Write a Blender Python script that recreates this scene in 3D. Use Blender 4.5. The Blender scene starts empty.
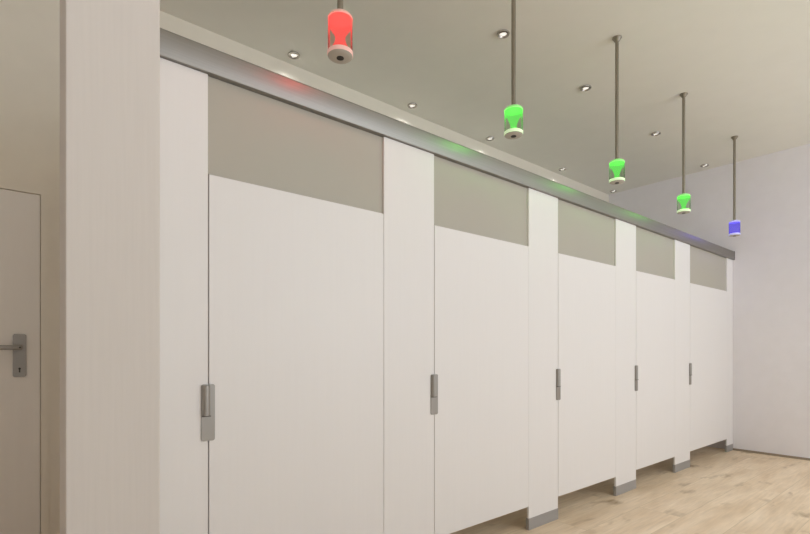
import bpy, bmesh, math, random
from mathutils import Vector, Matrix
random.seed(4)
S = bpy.context.scene
COL = S.collection
PI = math.pi

# ---------------------------------------------------------------- camera, daylight, exposure
H_EYE = 1.12
cd = bpy.data.cameras.new('camera'); cam = bpy.data.objects.new('camera', cd); COL.objects.link(cam)
cam.location = (0, 0, H_EYE)
cam.rotation_euler = (PI / 2, 0, math.radians(50.194 - 90))
cd.sensor_width = 36; cd.lens = 36 * 485 / 810; cd.shift_y = (350 - 267) / 810
cd.clip_start = 0.02
S.camera = cam

w = bpy.data.worlds.new('world'); S.world = w; w.use_nodes = True
# overcast sky above the horizon, brighter lower half added to light the ceiling
_n = w.node_tree.nodes; _l = w.node_tree.links
_tc = _n.new('ShaderNodeTexCoord'); _sx = _n.new('ShaderNodeSeparateXYZ'); _cr = _n.new('ShaderNodeValToRGB'); _mr = _n.new('ShaderNodeMapRange')
_mr.inputs['From Min'].default_value = -1; _l.new(_tc.outputs['Generated'], _sx.inputs[0]); _l.new(_sx.outputs['Z'], _mr.inputs[0]); _l.new(_mr.outputs[0], _cr.inputs[0])
_cr.color_ramp.elements[0].position = .47; _cr.color_ramp.elements[0].color = (1.0, 1.0, 1.0, 1)
_cr.color_ramp.elements[1].position = .53; _cr.color_ramp.elements[1].color = (.30, .305, .31, 1)
_l.new(_cr.outputs[0], _n['Background'].inputs[0]); _n['Background'].inputs[1].default_value = 2.12

def area_light(name, loc, rot, sx, sy, power, color):
    l = bpy.data.lights.new(name, 'AREA'); l.shape = 'RECTANGLE'; l.size = sx; l.size_y = sy
    l.energy = power; l.color = color
    o = bpy.data.objects.new(name, l); COL.objects.link(o); o.location = loc; o.rotation_euler = rot
    return o
# added area light, as daylight through the unseen window behind the camera
area_light('added_daylight', (3.8, -2.90, 1.9), (-PI / 2, 0, PI), 2.4, 1.6, 66, (0.79, 0.885, 1.0))

S.cycles.max_bounces = 14; S.cycles.diffuse_bounces = 10
S.view_settings.view_transform = 'Standard'; S.view_settings.look = 'None'
S.view_settings.exposure = -0.33; S.view_settings.gamma = 1.0; S.view_settings.use_curve_mapping = False

# ---------------------------------------------------------------- places (metres)
D = 1.821          # plane of the cubicle fronts
YB = 3.265         # back wall
XR = 6.30          # far wall
XL = -2.0; YF = -2.8
ZC = 3.214         # ceiling
DOORS = [(0.581, 1.389), (1.712, 2.518), (2.838, 3.622), (3.955, 4.722), (5.071, 6.104)]
PILS = [(0.400, 0.581), (1.389, 1.712), (2.518, 2.838), (3.622, 3.955), (4.722, 5.071), (6.104, 6.297)]
Z_DT = 1.763; Z_DB = 0.147; Z_R0 = 2.128; Z_R1 = 2.223; Z_SHOE = 0.072

# ---------------------------------------------------------------- materials
def lin(c):
    return tuple((v / 255 / 12.92 if v / 255 <= .04045 else ((v / 255 + .055) / 1.055) ** 2.4) for v in c) + (1,)

def mat(name, rgb, rough=.6, metal=0, spec=.5, grain=0, gscale=(40, 40, 2), bump=0, emit=None, estr=0, noise=0):
    m = bpy.data.materials.new(name); m.use_nodes = True
    nt = m.node_tree; b = nt.nodes['Principled BSDF']
    b.inputs['Base Color'].default_value = lin(rgb); b.inputs['Roughness'].default_value = rough
    b.inputs['Metallic'].default_value = metal; b.inputs['Specular IOR Level'].default_value = spec
    if emit:
        b.inputs['Emission Color'].default_value = lin(emit); b.inputs['Emission Strength'].default_value = estr
    if grain or bump:
        tc = nt.nodes.new('ShaderNodeTexCoord'); mp = nt.nodes.new('ShaderNodeMapping')
        mp.inputs['Scale'].default_value = gscale
        n = nt.nodes.new('ShaderNodeTexNoise'); n.inputs['Scale'].default_value = 1; n.inputs['Detail'].default_value = 5
        nt.links.new(tc.outputs['Object'], mp.inputs[0]); nt.links.new(mp.outputs[0], n.inputs['Vector'])
        if grain:
            r = nt.nodes.new('ShaderNodeMapRange'); r.inputs['From Min'].default_value = .3; r.inputs['From Max'].default_value = .7
            r.inputs['To Min'].default_value = 1 - grain; r.inputs['To Max'].default_value = 1 + grain * .4
            mx = nt.nodes.new('ShaderNodeVectorMath'); mx.operation = 'SCALE'
            mx.inputs[0].default_value = lin(rgb)[:3]
            nt.links.new(n.outputs[0], r.inputs[0]); nt.links.new(r.outputs[0], mx.inputs['Scale'])
            nt.links.new(mx.outputs[0], b.inputs['Base Color'])
        if bump:
            bp = nt.nodes.new('ShaderNodeBump'); bp.inputs['Strength'].default_value = bump; bp.inputs['Distance'].default_value = .002
            nt.links.new(n.outputs[0], bp.inputs['Height']); nt.links.new(bp.outputs[0], b.inputs['Normal'])
    return m

M_BACK = mat('back_wall_paint', (232, 226, 213), .8, spec=.2, grain=.02, gscale=(9, 9, 9), bump=.05)
M_WALL = mat('wall_paint', (231, 228, 231), .8, spec=.2, grain=.02, gscale=(9, 9, 9), bump=.05)
M_CEIL = mat('ceiling_paint', (236, 235, 227), .85, spec=.15, grain=.015, gscale=(6, 6, 6))
M_PANEL = mat('white_laminate', (236, 234, 233), .42, spec=.4, grain=.010, gscale=(70, 70, 2.0), bump=.04)
M_PILLAR = mat('pillar_paper', (222, 217, 212), .75, spec=.2, grain=.022, gscale=(90, 90, 3.0), bump=.1)
M_LEAF = mat('door_paint', (238, 234, 228), .6, spec=.3, grain=.015, gscale=(30, 30, 2))
M_INFILL = mat('frosted_infill_glass', (182, 178, 167), .5, spec=.3)
M_ALU = mat('brushed_aluminium', (158, 155, 150), .5, metal=1, grain=.06, gscale=(2, 160, 160), bump=.05)
M_ALUD = mat('dark_metal', (92, 88, 82), .5, metal=.6)
M_SHOE = mat('aluminium_kickplate', (168, 166, 165), .5, metal=.3, grain=.04, gscale=(2, 120, 120))
M_LATCH = mat('satin_nickel', (160, 156, 150), .45, metal=.8)
M_STEEL = mat('pendant_steel', (150, 144, 132), .4, metal=.8)
M_GAP = mat('gap_shade_grey', (168, 160, 150), .8)  # mid grey standing in for the shade seen in the door gaps
M_DARK = mat('dark_plastic', (46, 42, 38), .6)
M_CHROME = mat('chrome_ring', (188, 184, 178), .22, metal=1)
M_BULB = mat('downlight_lens', (250, 248, 240), .4, emit=(255, 250, 240), estr=1.0)
M_CAP = mat('frosted_cap', (182, 175, 165), .5)

def glass(name, tint, fac=.12):
    m = bpy.data.materials.new(name); m.use_nodes = True; nt = m.node_tree; nt.nodes.clear()
    out = nt.nodes.new('ShaderNodeOutputMaterial'); mix = nt.nodes.new('ShaderNodeMixShader')
    t = nt.nodes.new('ShaderNodeBsdfTransparent'); t.inputs[0].default_value = lin(tint)
    g = nt.nodes.new('ShaderNodeBsdfGlossy'); g.inputs['Roughness'].default_value = .15
    fr = nt.nodes.new('ShaderNodeFresnel'); fr.inputs[0].default_value = 1.12
    nt.links.new(fr.outputs[0], mix.inputs[0]); nt.links.new(t.outputs[0], mix.inputs[1]); nt.links.new(g.outputs[0], mix.inputs[2])
    nt.links.new(mix.outputs[0], out.inputs[0])
    return m
GLOW = {'red': ((255, 92, 88), (246, 232, 226)), 'green': ((112, 240, 100), (234, 242, 230)), 'blue': ((122, 108, 240), (220, 220, 240))}
ESTR = {'red': 1.5, 'green': 1.35, 'blue': 1.3}
def glow(name, rgb, strength):
    # a luminous translucent shell: it gives off light and lets the lamp inside shine through
    m = bpy.data.materials.new(name); m.use_nodes = True; nt = m.node_tree; nt.nodes.clear()
    out = nt.nodes.new('ShaderNodeOutputMaterial'); mix = nt.nodes.new('ShaderNodeMixShader'); mix.inputs[0].default_value = .6
    t = nt.nodes.new('ShaderNodeBsdfTransparent'); e = nt.nodes.new('ShaderNodeEmission')
    e.inputs[0].default_value = lin(rgb); e.inputs[1].default_value = strength
    nt.links.new(t.outputs[0], mix.inputs[1]); nt.links.new(e.outputs[0], mix.inputs[2]); nt.links.new(mix.outputs[0], out.inputs[0])
    return m
M_GLOW = {k: glow('glow_' + k, v[0], ESTR[k]) for k, v in GLOW.items()}
RIMC = {'red': ((236, 190, 180), .25), 'green': ((214, 244, 196), .6), 'blue': ((196, 196, 240), .45)}
M_RIM = {k: mat('lit_rim_' + k, v[0], .5, emit=v[0], estr=v[1]) for k, v in RIMC.items()}
M_TOP = {k: mat('lit_cap_' + k, v[0], .5, emit=v[0], estr=v[1]) for k, v in {'red': ((228, 186, 176), .2), 'green': ((150, 226, 136), .45), 'blue': ((190, 188, 232), .4)}.items()}
M_SLEEVE = {k: glass('clear_sleeve_' + k, v[1]) for k, v in GLOW.items()}

def floor_mat():
    m = bpy.data.materials.new('oak_planks'); m.use_nodes = True; nt = m.node_tree; N = nt.nodes; L = nt.links
    b = N['Principled BSDF']; b.inputs['Roughness'].default_value = .5; b.inputs['Specular IOR Level'].default_value = .3
    tc = N.new('ShaderNodeTexCoord')
    mp = N.new('ShaderNodeMapping'); mp.inputs['Location'].default_value = (0.3, -1.03 + .28 * 4, 0); L.new(tc.outputs['Object'], mp.inputs[0])
    br = N.new('ShaderNodeTexBrick'); br.offset = .37; br.inputs['Scale'].default_value = 1
    br.inputs['Color1'].default_value = (0, 0, 0, 1); br.inputs['Color2'].default_value = (1, 1, 1, 1); br.inputs['Mortar'].default_value = (.5, .5, .5, 1)
    br.inputs['Mortar Size'].default_value = .0022; br.inputs['Mortar Smooth'].default_value = .2
    br.inputs['Brick Width'].default_value = 1.9; br.inputs['Row Height'].default_value = .28
    L.new(mp.outputs[0], br.inputs['Vector'])
    # shift the grain from plank to plank
    sh = N.new('ShaderNodeVectorMath'); sh.operation = 'MULTIPLY'; sh.inputs[1].default_value = (7.3, 3.1, 0); L.new(br.outputs['Color'], sh.inputs[0])
    ad = N.new('ShaderNodeVectorMath'); L.new(mp.outputs[0], ad.inputs[0]); L.new(sh.outputs[0], ad.inputs[1])
    def noise(sc, detail, dist=0):
        q = N.new('ShaderNodeMapping'); q.inputs['Scale'].default_value = sc; L.new(ad.outputs[0], q.inputs[0])
        n = N.new('ShaderNodeTexNoise'); n.inputs['Scale'].default_value = 1; n.inputs['Detail'].default_value = detail; n.inputs['Distortion'].default_value = dist
        L.new(q.outputs[0], n.inputs['Vector']); return n
    n1 = noise((1.6, 7, 1), 4, .6)       # broad streaks
    n2 = noise((5, 60, 1), 5)            # fine grain
    n3 = noise((2.6, 6.5, 1), 3, .4)     # knots and dark patches
    cr = N.new('ShaderNodeValToRGB'); e = cr.color_ramp.elements
    e[0].position = .30; e[0].color = lin((217, 194, 164)); e[1].position = .72; e[1].color = lin((238, 220, 195))
    L.new(n1.outputs[0], cr.inputs[0])
    kr = N.new('ShaderNodeValToRGB'); k = kr.color_ramp.elements
    k[0].position = .60; k[0].color = (0, 0, 0, 1); k[1].position = .78; k[1].color = (1, 1, 1, 1)
    L.new(n3.outputs[0], kr.inputs[0])
    mx = N.new('ShaderNodeMix'); mx.data_type = 'RGBA'; L.new(kr.outputs[0], mx.inputs[0]); L.new(cr.outputs[0], mx.inputs[6]); mx.inputs[7].default_value = lin((160, 134, 102))
    gr = N.new('ShaderNodeMapRange'); gr.inputs['From Min'].default_value = .3; gr.inputs['From Max'].default_value = .7; gr.inputs['To Min'].default_value = .9; gr.inputs['To Max'].default_value = 1.06
    L.new(n2.outputs[0], gr.inputs[0])
    sc = N.new('ShaderNodeVectorMath'); sc.operation = 'SCALE'; L.new(mx.outputs[2], sc.inputs[0]); L.new(gr.outputs[0], sc.inputs['Scale'])
    pr = N.new('ShaderNodeMapRange'); pr.inputs['To Min'].default_value = .94; pr.inputs['To Max'].default_value = 1.04; L.new(br.outputs['Color'], pr.inputs[0])
    s2 = N.new('ShaderNodeVectorMath'); s2.operation = 'SCALE'; L.new(sc.outputs[0], s2.inputs[0]); L.new(pr.outputs[0], s2.inputs['Scale'])
    m2 = N.new('ShaderNodeMix'); m2.data_type = 'RGBA'; L.new(br.outputs['Fac'], m2.inputs[0]); L.new(s2.outputs[0], m2.inputs[6]); m2.inputs[7].default_value = lin((204, 186, 158))
    L.new(m2.outputs[2], b.inputs['Base Color'])
    return m
M_FLOOR = floor_mat()

# ---------------------------------------------------------------- mesh helpers
def box(bm, x0, x1, y0, y1, z0, z1, bev=0, seg=2):
    r = bmesh.ops.create_cube(bm, size=1)
    for v in r['verts']:
        v.co = Vector((x0 + (v.co.x + .5) * (x1 - x0), y0 + (v.co.y + .5) * (y1 - y0), z0 + (v.co.z + .5) * (z1 - z0)))
    if bev:
        es = list({e for v in r['verts'] for e in v.link_edges})
        bmesh.ops.bevel(bm, geom=es, offset=bev, segments=seg, affect='EDGES', profile=.5)
    return bm

def prism(bm, pts, axis, a0, a1):
    """extrude a closed 2-D outline along x (pts = y,z) or along y (pts = x,z)"""
    def p(q, a): return (a, q[0], q[1]) if axis == 'x' else (q[0], a, q[1])
    A = [bm.verts.new(p(q, a0)) for q in pts]; B = [bm.verts.new(p(q, a1)) for q in pts]
    n = len(pts)
    bm.faces.new(A); bm.faces.new(B[::-1])
    for i in range(n): bm.faces.new((A[i], B[i], B[(i + 1) % n], A[(i + 1) % n]))
    bmesh.ops.recalc_face_normals(bm, faces=bm.faces)
    return bm

def lathe(bm, prof, n=32, cx=0, cy=0, caps=True):
    rings = []
    for r, z in prof:
        rings.append([bm.verts.new((cx + r * math.cos(2 * PI * i / n), cy + r * math.sin(2 * PI * i / n), z)) for i in range(n)])
    for a, b in zip(rings, rings[1:]):
        for i in range(n): bm.faces.new((a[i], a[(i + 1) % n], b[(i + 1) % n], b[i]))
    if caps:
        bm.faces.new(rings[0][::-1]); bm.faces.new(rings[-1])
    bmesh.ops.recalc_face_normals(bm, faces=bm.faces)
    return bm

def rrect(w, h, r, cx=0, cz=0, n=6):
    pts = []
    for sx, sz, a0 in ((1, 1, 0), (-1, 1, 90), (-1, -1, 180), (1, -1, 270)):
        for i in range(n + 1):
            a = math.radians(a0 + 90 * i / n)
            pts.append((cx + sx * (w / 2 - r) + r * math.cos(a), cz + sz * (h / 2 - r) + r * math.sin(a)))
    return pts

def obj(name, bm, m, parent=None, smooth=False):
    me = bpy.data.meshes.new(name); bm.to_mesh(me); bm.free(); me.materials.append(m)
    o = bpy.data.objects.new(name, me); COL.objects.link(o)
    if parent: o.parent = parent
    if smooth:
        for p in me.polygons: p.use_smooth = True
        me.set_sharp_from_angle(angle=math.radians(35))
    return o

def struct(name, bm, m, label=None):
    o = obj(name, bm, m); o['kind'] = 'structure'
    if label: o['label'] = label
    return o

def tag(o, label, cat, group=None):
    o['label'] = label; o['category'] = cat
    if group: o['group'] = group
    return o

def thing(name, loc, label, cat, group=None):
    o = bpy.data.objects.new(name, None); o.empty_display_size = .1; COL.objects.link(o); o.location = loc
    return tag(o, label, cat, group)

def copy_thing(root, loc, label):
    c = root.copy(); COL.objects.link(c); c.location = loc; c['label'] = label
    for ch in root.children:
        d = ch.copy(); COL.objects.link(d); d.parent = c
        for g in ch.children:
            e = g.copy(); COL.objects.link(e); e.parent = d
    return c
B = bmesh.new

# ---------------------------------------------------------------- room shell
T = .12
struct('floor', box(B(), XL - T, XR + T, YF - T, YB + T, -T, 0), M_FLOOR, 'pale oak plank floor with darker knots')
struct('ceiling', box(B(), XL - T, XR + T, YF - T, YB + T, ZC, ZC + T), M_CEIL, 'plain beige ceiling with recessed downlights')
DX0, DX1, DZ = -0.70, 0.162, 1.955            # room door in the back wall
bm = B()
box(bm, XL - T, DX0 - .04, YB, YB + T, 0, ZC); box(bm, DX1 + .04, XR + T, YB, YB + T, 0, ZC); box(bm, DX0 - .04, DX1 + .04, YB, YB + T, DZ + .04, ZC)
struct('wall_back', bm, M_BACK, 'beige wall behind the cubicles holding the room door')
bm = B()
box(bm, XR, XR + T, YF - T, YB, 0, ZC)
struct('wall_right', bm, M_WALL, 'plain pale wall at the far end of the cubicle row')
struct('wall_left', box(B(), XL - T, XL, YF - T, YB, 0, ZC), M_WALL)
WX0, WX1, WZ0, WZ1 = -1.7, 6.1, .1, 3.1       # unseen window added behind the camera to let light in
bm = B()
box(bm, XL, WX0, YF - T, YF, 0, ZC); box(bm, WX1, XR, YF - T, YF, 0, ZC)
box(bm, WX0, WX1, YF - T, YF, 0, WZ0); box(bm, WX0, WX1, YF - T, YF, WZ1, ZC)
struct('wall_front', bm, M_WALL)
bm = B()
for z0, z1 in ((WZ0, WZ0 + .05), (WZ1 - .05, WZ1)): box(bm, WX0, WX1, YF - .06, YF, z0, z1)
for x in (WX0, WX1 - .05, WX0 + 1.95, WX0 + 3.9, WX0 + 5.85): box(bm, x, x + .05, YF - .06, YF, WZ0 + .05, WZ1 - .05)
struct('added_window', bm, M_LEAF)
struct('shadow_gap_right', box(B(), XR - .012, XR, YF, D - .002, 0, .022), mat('shadow_gap_brown', (150, 136, 118), .7), 'thin brown strip painted as the shadow gap at the foot of the far wall')  # the brown stands in for a thin line of shadow under the wall
struct('trim_1', box(B(), XR - .0015, XR, 1.395, 1.400, .022, 1.75), M_WALL)

# room door with its frame, lever handle and keyhole
bm = B()
box(bm, DX0 - .04, DX0 - .0025, YB - .004, YB + .10, 0, DZ + .04); box(bm, DX1 + .0025, DX1 + .04, YB - .004, YB + .10, 0, DZ + .04)
box(bm, DX0 - .0025, DX1 + .0025, YB - .004, YB + .10, DZ + .0025, DZ + .04)
struct('trim_2', bm, M_BACK, 'slim painted door frame')
door = struct('door_1', box(B(), DX0, DX1, YB + .004, YB + .044, .006, DZ, .0015), M_LEAF, 'plain beige room door at the left behind the pillar')
obj('door_stop', box(B(), DX0 - .002, DX1 + .002, YB + .046, YB + .056, .006, DZ + .002), M_GAP, door)
hz = 1.133; hx = .076
hb = obj('handle_plate', prism(B(), rrect(.056, .226, .010, hx, 1.091), 'y', YB - .005, YB + .004), M_LATCH, door)
bm = B()
r = bmesh.ops.create_cone(bm, cap_ends=True, segments=24, radius1=.011, radius2=.011, depth=.05)
bmesh.ops.rotate(bm, verts=r['verts'], cent=(0, 0, 0), matrix=Matrix.Rotation(PI / 2, 3, 'X')); bmesh.ops.translate(bm, verts=r['verts'], vec=(hx, YB - .030, hz))
box(bm, hx - .135, hx + .010, YB - .064, YB - .044, hz - .012, hz + .012, .007, 3)
obj('lever', bm, M_LATCH, hb, True)
bm = B()
lathe(bm, [(.0055, 0), (.0055, .002)], 16); bmesh.ops.rotate(bm, verts=bm.verts, cent=(0, 0, 0), matrix=Matrix.Rotation(PI / 2, 3, 'X'))
box(bm, -.0028, .0028, -.002, 0, -.020, 0)
bmesh.ops.translate(bm, verts=bm.verts, vec=(hx, YB - .0045, 1.022))
obj('keyhole', bm, M_DARK, hb)
bm = B(); lathe(bm, [(.0045, 0), (.0045, .002)], 16); bmesh.ops.rotate(bm, verts=bm.verts, cent=(0, 0, 0), matrix=Matrix.Rotation(PI / 2, 3, 'X')); bmesh.ops.translate(bm, verts=bm.verts, vec=(hx, YB - .0640, hz))
obj('spindle_screw', bm, M_DARK, hb)

# pillar that closes the row on the left
struct('trim_3', box(B(), .1433, .393, 1.70, 1.887, 0, ZC, .004), M_PILLAR, 'pale square pillar at the near end of the cubicle row')

# ---------------------------------------------------------------- cubicle row
# head rail: extruded profile with a rolled front edge, running the whole row
pts = [(D - .014, Z_R0), (D - .016, Z_R0 + .003), (D - .016, Z_R1 - .009)]
for i in range(1, 7):
    a = PI / 2 * i / 6; pts.append((D - .016 + .009 * (1 - math.cos(a)), Z_R1 - .009 + .009 * math.sin(a)))
pts += [(D + .050, Z_R1), (D + .050, Z_R0)]
rail = obj('head_rail', prism(B(), pts, 'x', .398, XR - .006), M_ALU, None, True)
tag(rail, 'long brushed aluminium rail running along the top of all the cubicles', 'rail')
obj('end_shade_cap', box(B(), XR - .006, XR - .001, D - .018, D + .050, Z_R0 - .002, Z_R1 + .001), M_ALUD, rail)  # corner shade against the far wall is put into its dark colour

PL = ['white panel between the pale pillar and the nearest cubicle door, under the rail',
      'white upright panel between the first and second cubicle doors from the pillar',
      'white upright panel between the second and third cubicle doors from the pillar',
      'white upright panel between the third and fourth cubicle doors from the pillar',
      'white upright panel between the fourth and fifth cubicle doors from the pillar',
      'narrow white panel standing against the far wall at the end of the row']
for i, (x0, x1) in enumerate(PILS):
    p = thing('pilaster', ((x0 + x1) / 2, D, 0), PL[i], 'panel', 'upright panels of the cubicle front')
    hw = (x1 - x0) / 2
    obj('panel', box(B(), -hw, hw, 0, .014, Z_SHOE, Z_R0 - .001, .0012), M_PANEL, p)
    obj('kickplate', box(B(), -hw - .001, hw + .001, -.002, .020, 0, Z_SHOE, .001), M_SHOE, p)['label'] = 'grey metal kickplate'
    if i < 5:       # added stop behind the next door's edge; grey stands in for gap shade
        obj('gap_shade_strip', box(B(), hw - .004, hw + .016, .0145, .024, Z_DB, Z_DT), M_GAP, p)

DL = ['largest white cubicle door, nearest the pale pillar, with its latch seen whole',
      'second white cubicle door from the pillar, under the second clear panel',
      'middle white cubicle door of the row of five',
      'fourth white cubicle door from the pillar, next to last of the row',
      'farthest white cubicle door, beside the far wall']
for i, (x0, x1) in enumerate(DOORS):
    d = thing('cubicle_door', (x0, D, Z_DB), DL[i], 'door', 'doors of the cubicle row')
    W = x1 - x0; Hh = Z_DT - Z_DB
    obj('leaf', box(B(), .0048, W - (.0028 if i == 0 else .0012), 0, .014, 0, Hh, .0012), M_PANEL, d)
    # latch: back plate over the gap, half-round barrel at its upper left
    zc = .892 - Z_DB
    l = obj('latch', prism(B(), rrect(.048, .206, .008, -.0005, zc, 5), 'y', -.0045, -.0005), M_LATCH, d)
    bm = B(); prof = [(-.010 + .0, -.0), ]
    r_ = .0145; seg = 14
    outline = [(-.0085 + r_ * math.cos(PI + PI * k / seg), -.0045 + 1.0 * r_ * math.sin(PI + PI * k / seg)) for k in range(seg + 1)]
    A = [bm.verts.new((x, y, zc - .010)) for x, y in outline]; C = [bm.verts.new((x, y, zc + .100)) for x, y in outline]
    for k in range(seg): bm.faces.new((A[k], A[k + 1], C[k + 1], C[k]))
    bm.faces.new(A[::-1]); bm.faces.new(C); bm.faces.new((A[0], C[0], C[-1], A[-1]))
    bmesh.ops.recalc_face_normals(bm, faces=bm.faces)
    obj('barrel', bm, M_LATCH, l, True)
    bm = B(); box(bm, -.0225, .0055, -.018, -.0045, zc - .0135, zc - .0105); obj('barrel_collar', bm, M_ALUD, l)

TL = ['clear beige panel above the nearest and largest cubicle door',
      'clear beige panel above the second cubicle door from the pillar',
      'clear beige panel above the middle cubicle door',
      'clear beige panel above the fourth cubicle door from the pillar',
      'clear beige panel above the farthest cubicle door beside the far wall']
for i, (x0, x1) in enumerate(DOORS):
    o = obj('transom_panel', box(B(), x0 + .0008, x1 - .0008, D + .012, D + .026, Z_DT + .004, Z_R0 - .001), M_INFILL)
    tag(o, TL[i].replace('clear beige', 'frosted beige'), 'panel', 'panels above the cubicle doors')

# partitions between the cubicles, seen only as edges under and behind the front
QL = ['white partition closing the near end of the row behind the pillar'] + ['white partition between cubicles behind the %s upright panel' % s for s in ('second', 'third', 'fourth', 'fifth')]
for i, x in enumerate([.42, 1.55, 2.674, 3.78, 4.896]):
    o = obj('partition', box(B(), x - .015, x + .015, D + .052, YB - .002, .02 if i == 0 else Z_DB, Z_R0 - .02), M_PANEL)
    bm = None
    tag(o, QL[i], 'partition', 'partitions between the cubicles')

# ---------------------------------------------------------------- ceiling downlights
def downlight(x, y, label):
    t = thing('downlight', (x, y, ZC), label, 'light', 'recessed ceiling downlights')
    obj('ring', lathe(B(), [(.023, -.001), (.038, -.001), (.042, -.005), (.040, -.013), (.030, -.016), (.024, -.009), (.023, -.001)], 32, caps=False), M_CHROME, t, True)
    obj('lens', lathe(B(), [(.0225, -.001), (.0225, -.005), (.017, -.009), (.008, -.011)], 24), M_BULB, t, True)
    return t
def spot_under(x, y, e=3.5, cone=95):
    l = bpy.data.lights.new('downlight_lamp', 'SPOT'); l.energy = e; l.spot_size = math.radians(cone); l.spot_blend = 1; l.shadow_soft_size = .03
    l.color = (1, .985, .96)
    o = bpy.data.objects.new('downlight_lamp', l); COL.objects.link(o); o.location = (x, y, ZC - .022)
DLN = [(1.594, 3.140, 'ceiling downlight near the back wall, leftmost, left of the red pendant'),
       (2.700, 3.142, 'ceiling downlight near the back wall, second from the left, between red and near green pendants'),
       (3.713, 3.142, 'ceiling downlight near the back wall, just left of the nearest green pendant shade'),
       (4.988, 3.142, 'ceiling downlight near the back wall, left of the middle green pendant shade'),
       (6.190, 3.150, 'ceiling downlight tucked in the far back corner of the ceiling'),
       (2.549, 2.046, 'largest ceiling downlight, beside the rod of the nearest green pendant'),
       (3.580, 2.046, 'ceiling downlight left of the middle green pendant rod'),
       (4.858, 2.046, 'ceiling downlight left of the farthest green pendant rod'),
       (6.120, 2.046, 'ceiling downlight close to the far wall, left of the blue pendant rod')]
for x in (1.5, 2.6, 3.7, 4.8, 5.9):        # unseen row added over the walkway to brighten floor and doors
    DLN.append((x, -.35, 'added ceiling downlight over the walkway, out of view, brightening floor and doors'))
for x in (3.6, 5.5):                       # two unseen lamps added by the window wall for a glow on the doors
    DLN.append((x, -2.2, 'added ceiling downlight close to the window wall, out of view'))
d0 = None
for x, y, lab in DLN:
    if d0 is None: d0 = downlight(x, y, lab)
    else: copy_thing(d0, (x, y, ZC), lab)
    if y > 0: spot_under(x, y, 3.8 if x < 5.5 else 1.0, 148 if x < 5.5 else 80)
    elif y > -1: spot_under(x, y, 30, 110)
    else: spot_under(x, y, 22, 130)

# ---------------------------------------------------------------- pendant lamps
ZBOT = 2.240 - ZC
def pendant(kind, loc, label):
    ZT = (2.398 if kind == 'red' else 2.384) - ZC
    t = thing('pendant_lamp', loc, label, 'lamp', 'coloured pendant lamps over the cubicle doors')
    obj('ceiling_rose', lathe(B(), [(.030, 0), (.030, -.006), (.024, -.013), (.016, -.026), (.012, -.030)], 28), M_STEEL, t, True)
    obj('rod', lathe(B(), [(.0115, -.026), (.0115, ZT + .004)], 20), M_STEEL, t, True)
    obj('top_cap', lathe(B(), [(.012, ZT + .010), (.030, ZT + .008), (.042, ZT + .002), (.0475, ZT - .006), (.0480, ZT - .012), (.044, ZT - .012)], 36), M_TOP[kind], t, True)
    top, bot = ZT - .013, ZBOT + .0245
    P = {'blue': [(.97, 0), (.97, 1)],
         'red': [(.80, 0), (.70, .10), (.56, .20), (.46, .30), (.41, .40), (.44, .48), (.55, .57), (.72, .66), (.88, .75), (.96, .84), (.97, 1)],
         'green': [(.86, 0), (.55, .04), (.38, .10), (.33, .18), (.36, .30), (.46, .44), (.60, .58), (.76, .70), (.91, .80), (.97, .87), (.97, 1)]}[kind]
    obj('glowing_core', lathe(B(), [(.0465 * a, bot + b * (top - bot)) for a, b in P], 36), M_GLOW[kind], t, True)
    obj('sleeve', lathe(B(), [(.0472, ZBOT + .016), (.0472, ZT - .010)], 36, caps=False), M_SLEEVE[kind], t, True)
    obj('glowing_rim', lathe(B(), [(.0475, ZBOT + .006), (.0490, ZBOT + .009), (.0490, ZBOT + .021), (.044, ZBOT + .024)], 36), M_RIM[kind], t, True)
    obj('base_disc', lathe(B(), [(.030, ZBOT), (.043, ZBOT + .002), (.0475, ZBOT + .0058)], 36), M_CAP, t, True)
    obj('screw_hole', lathe(B(), [(.014, ZBOT - .002), (.014, ZBOT + .001)], 20), M_DARK, t)
    return t
def bulb(kind, x):
    l = bpy.data.lights.new('pendant_bulb', 'POINT'); l.energy = 1.8 if kind == 'red' else 2.7; l.shadow_soft_size = .012; l.color = lin(GLOW[kind][0])[:3]
    o = bpy.data.objects.new('pendant_bulb', l); COL.objects.link(o); o.location = (x, 1.588, 2.325)
for k, x in (('red', 1.0), ('green', 2.064), ('green', 3.173), ('green', 4.291), ('blue', 5.538)): bulb(k, x)
pendant('red', (1.000, 1.588, ZC), 'red glowing pendant lamp hanging over the nearest cubicle door')
g = pendant('green', (2.064, 1.588, ZC), 'green pendant lamp nearest the red one, largest of three green lamps')
copy_thing(g, (3.173, 1.588, ZC), 'middle green pendant lamp of three, over the third cubicle door')
copy_thing(g, (4.291, 1.588, ZC), 'farthest green pendant lamp, next to the blue one')
pendant('blue', (5.538, 1.588, ZC), 'small blue pendant lamp hanging before the far wall')
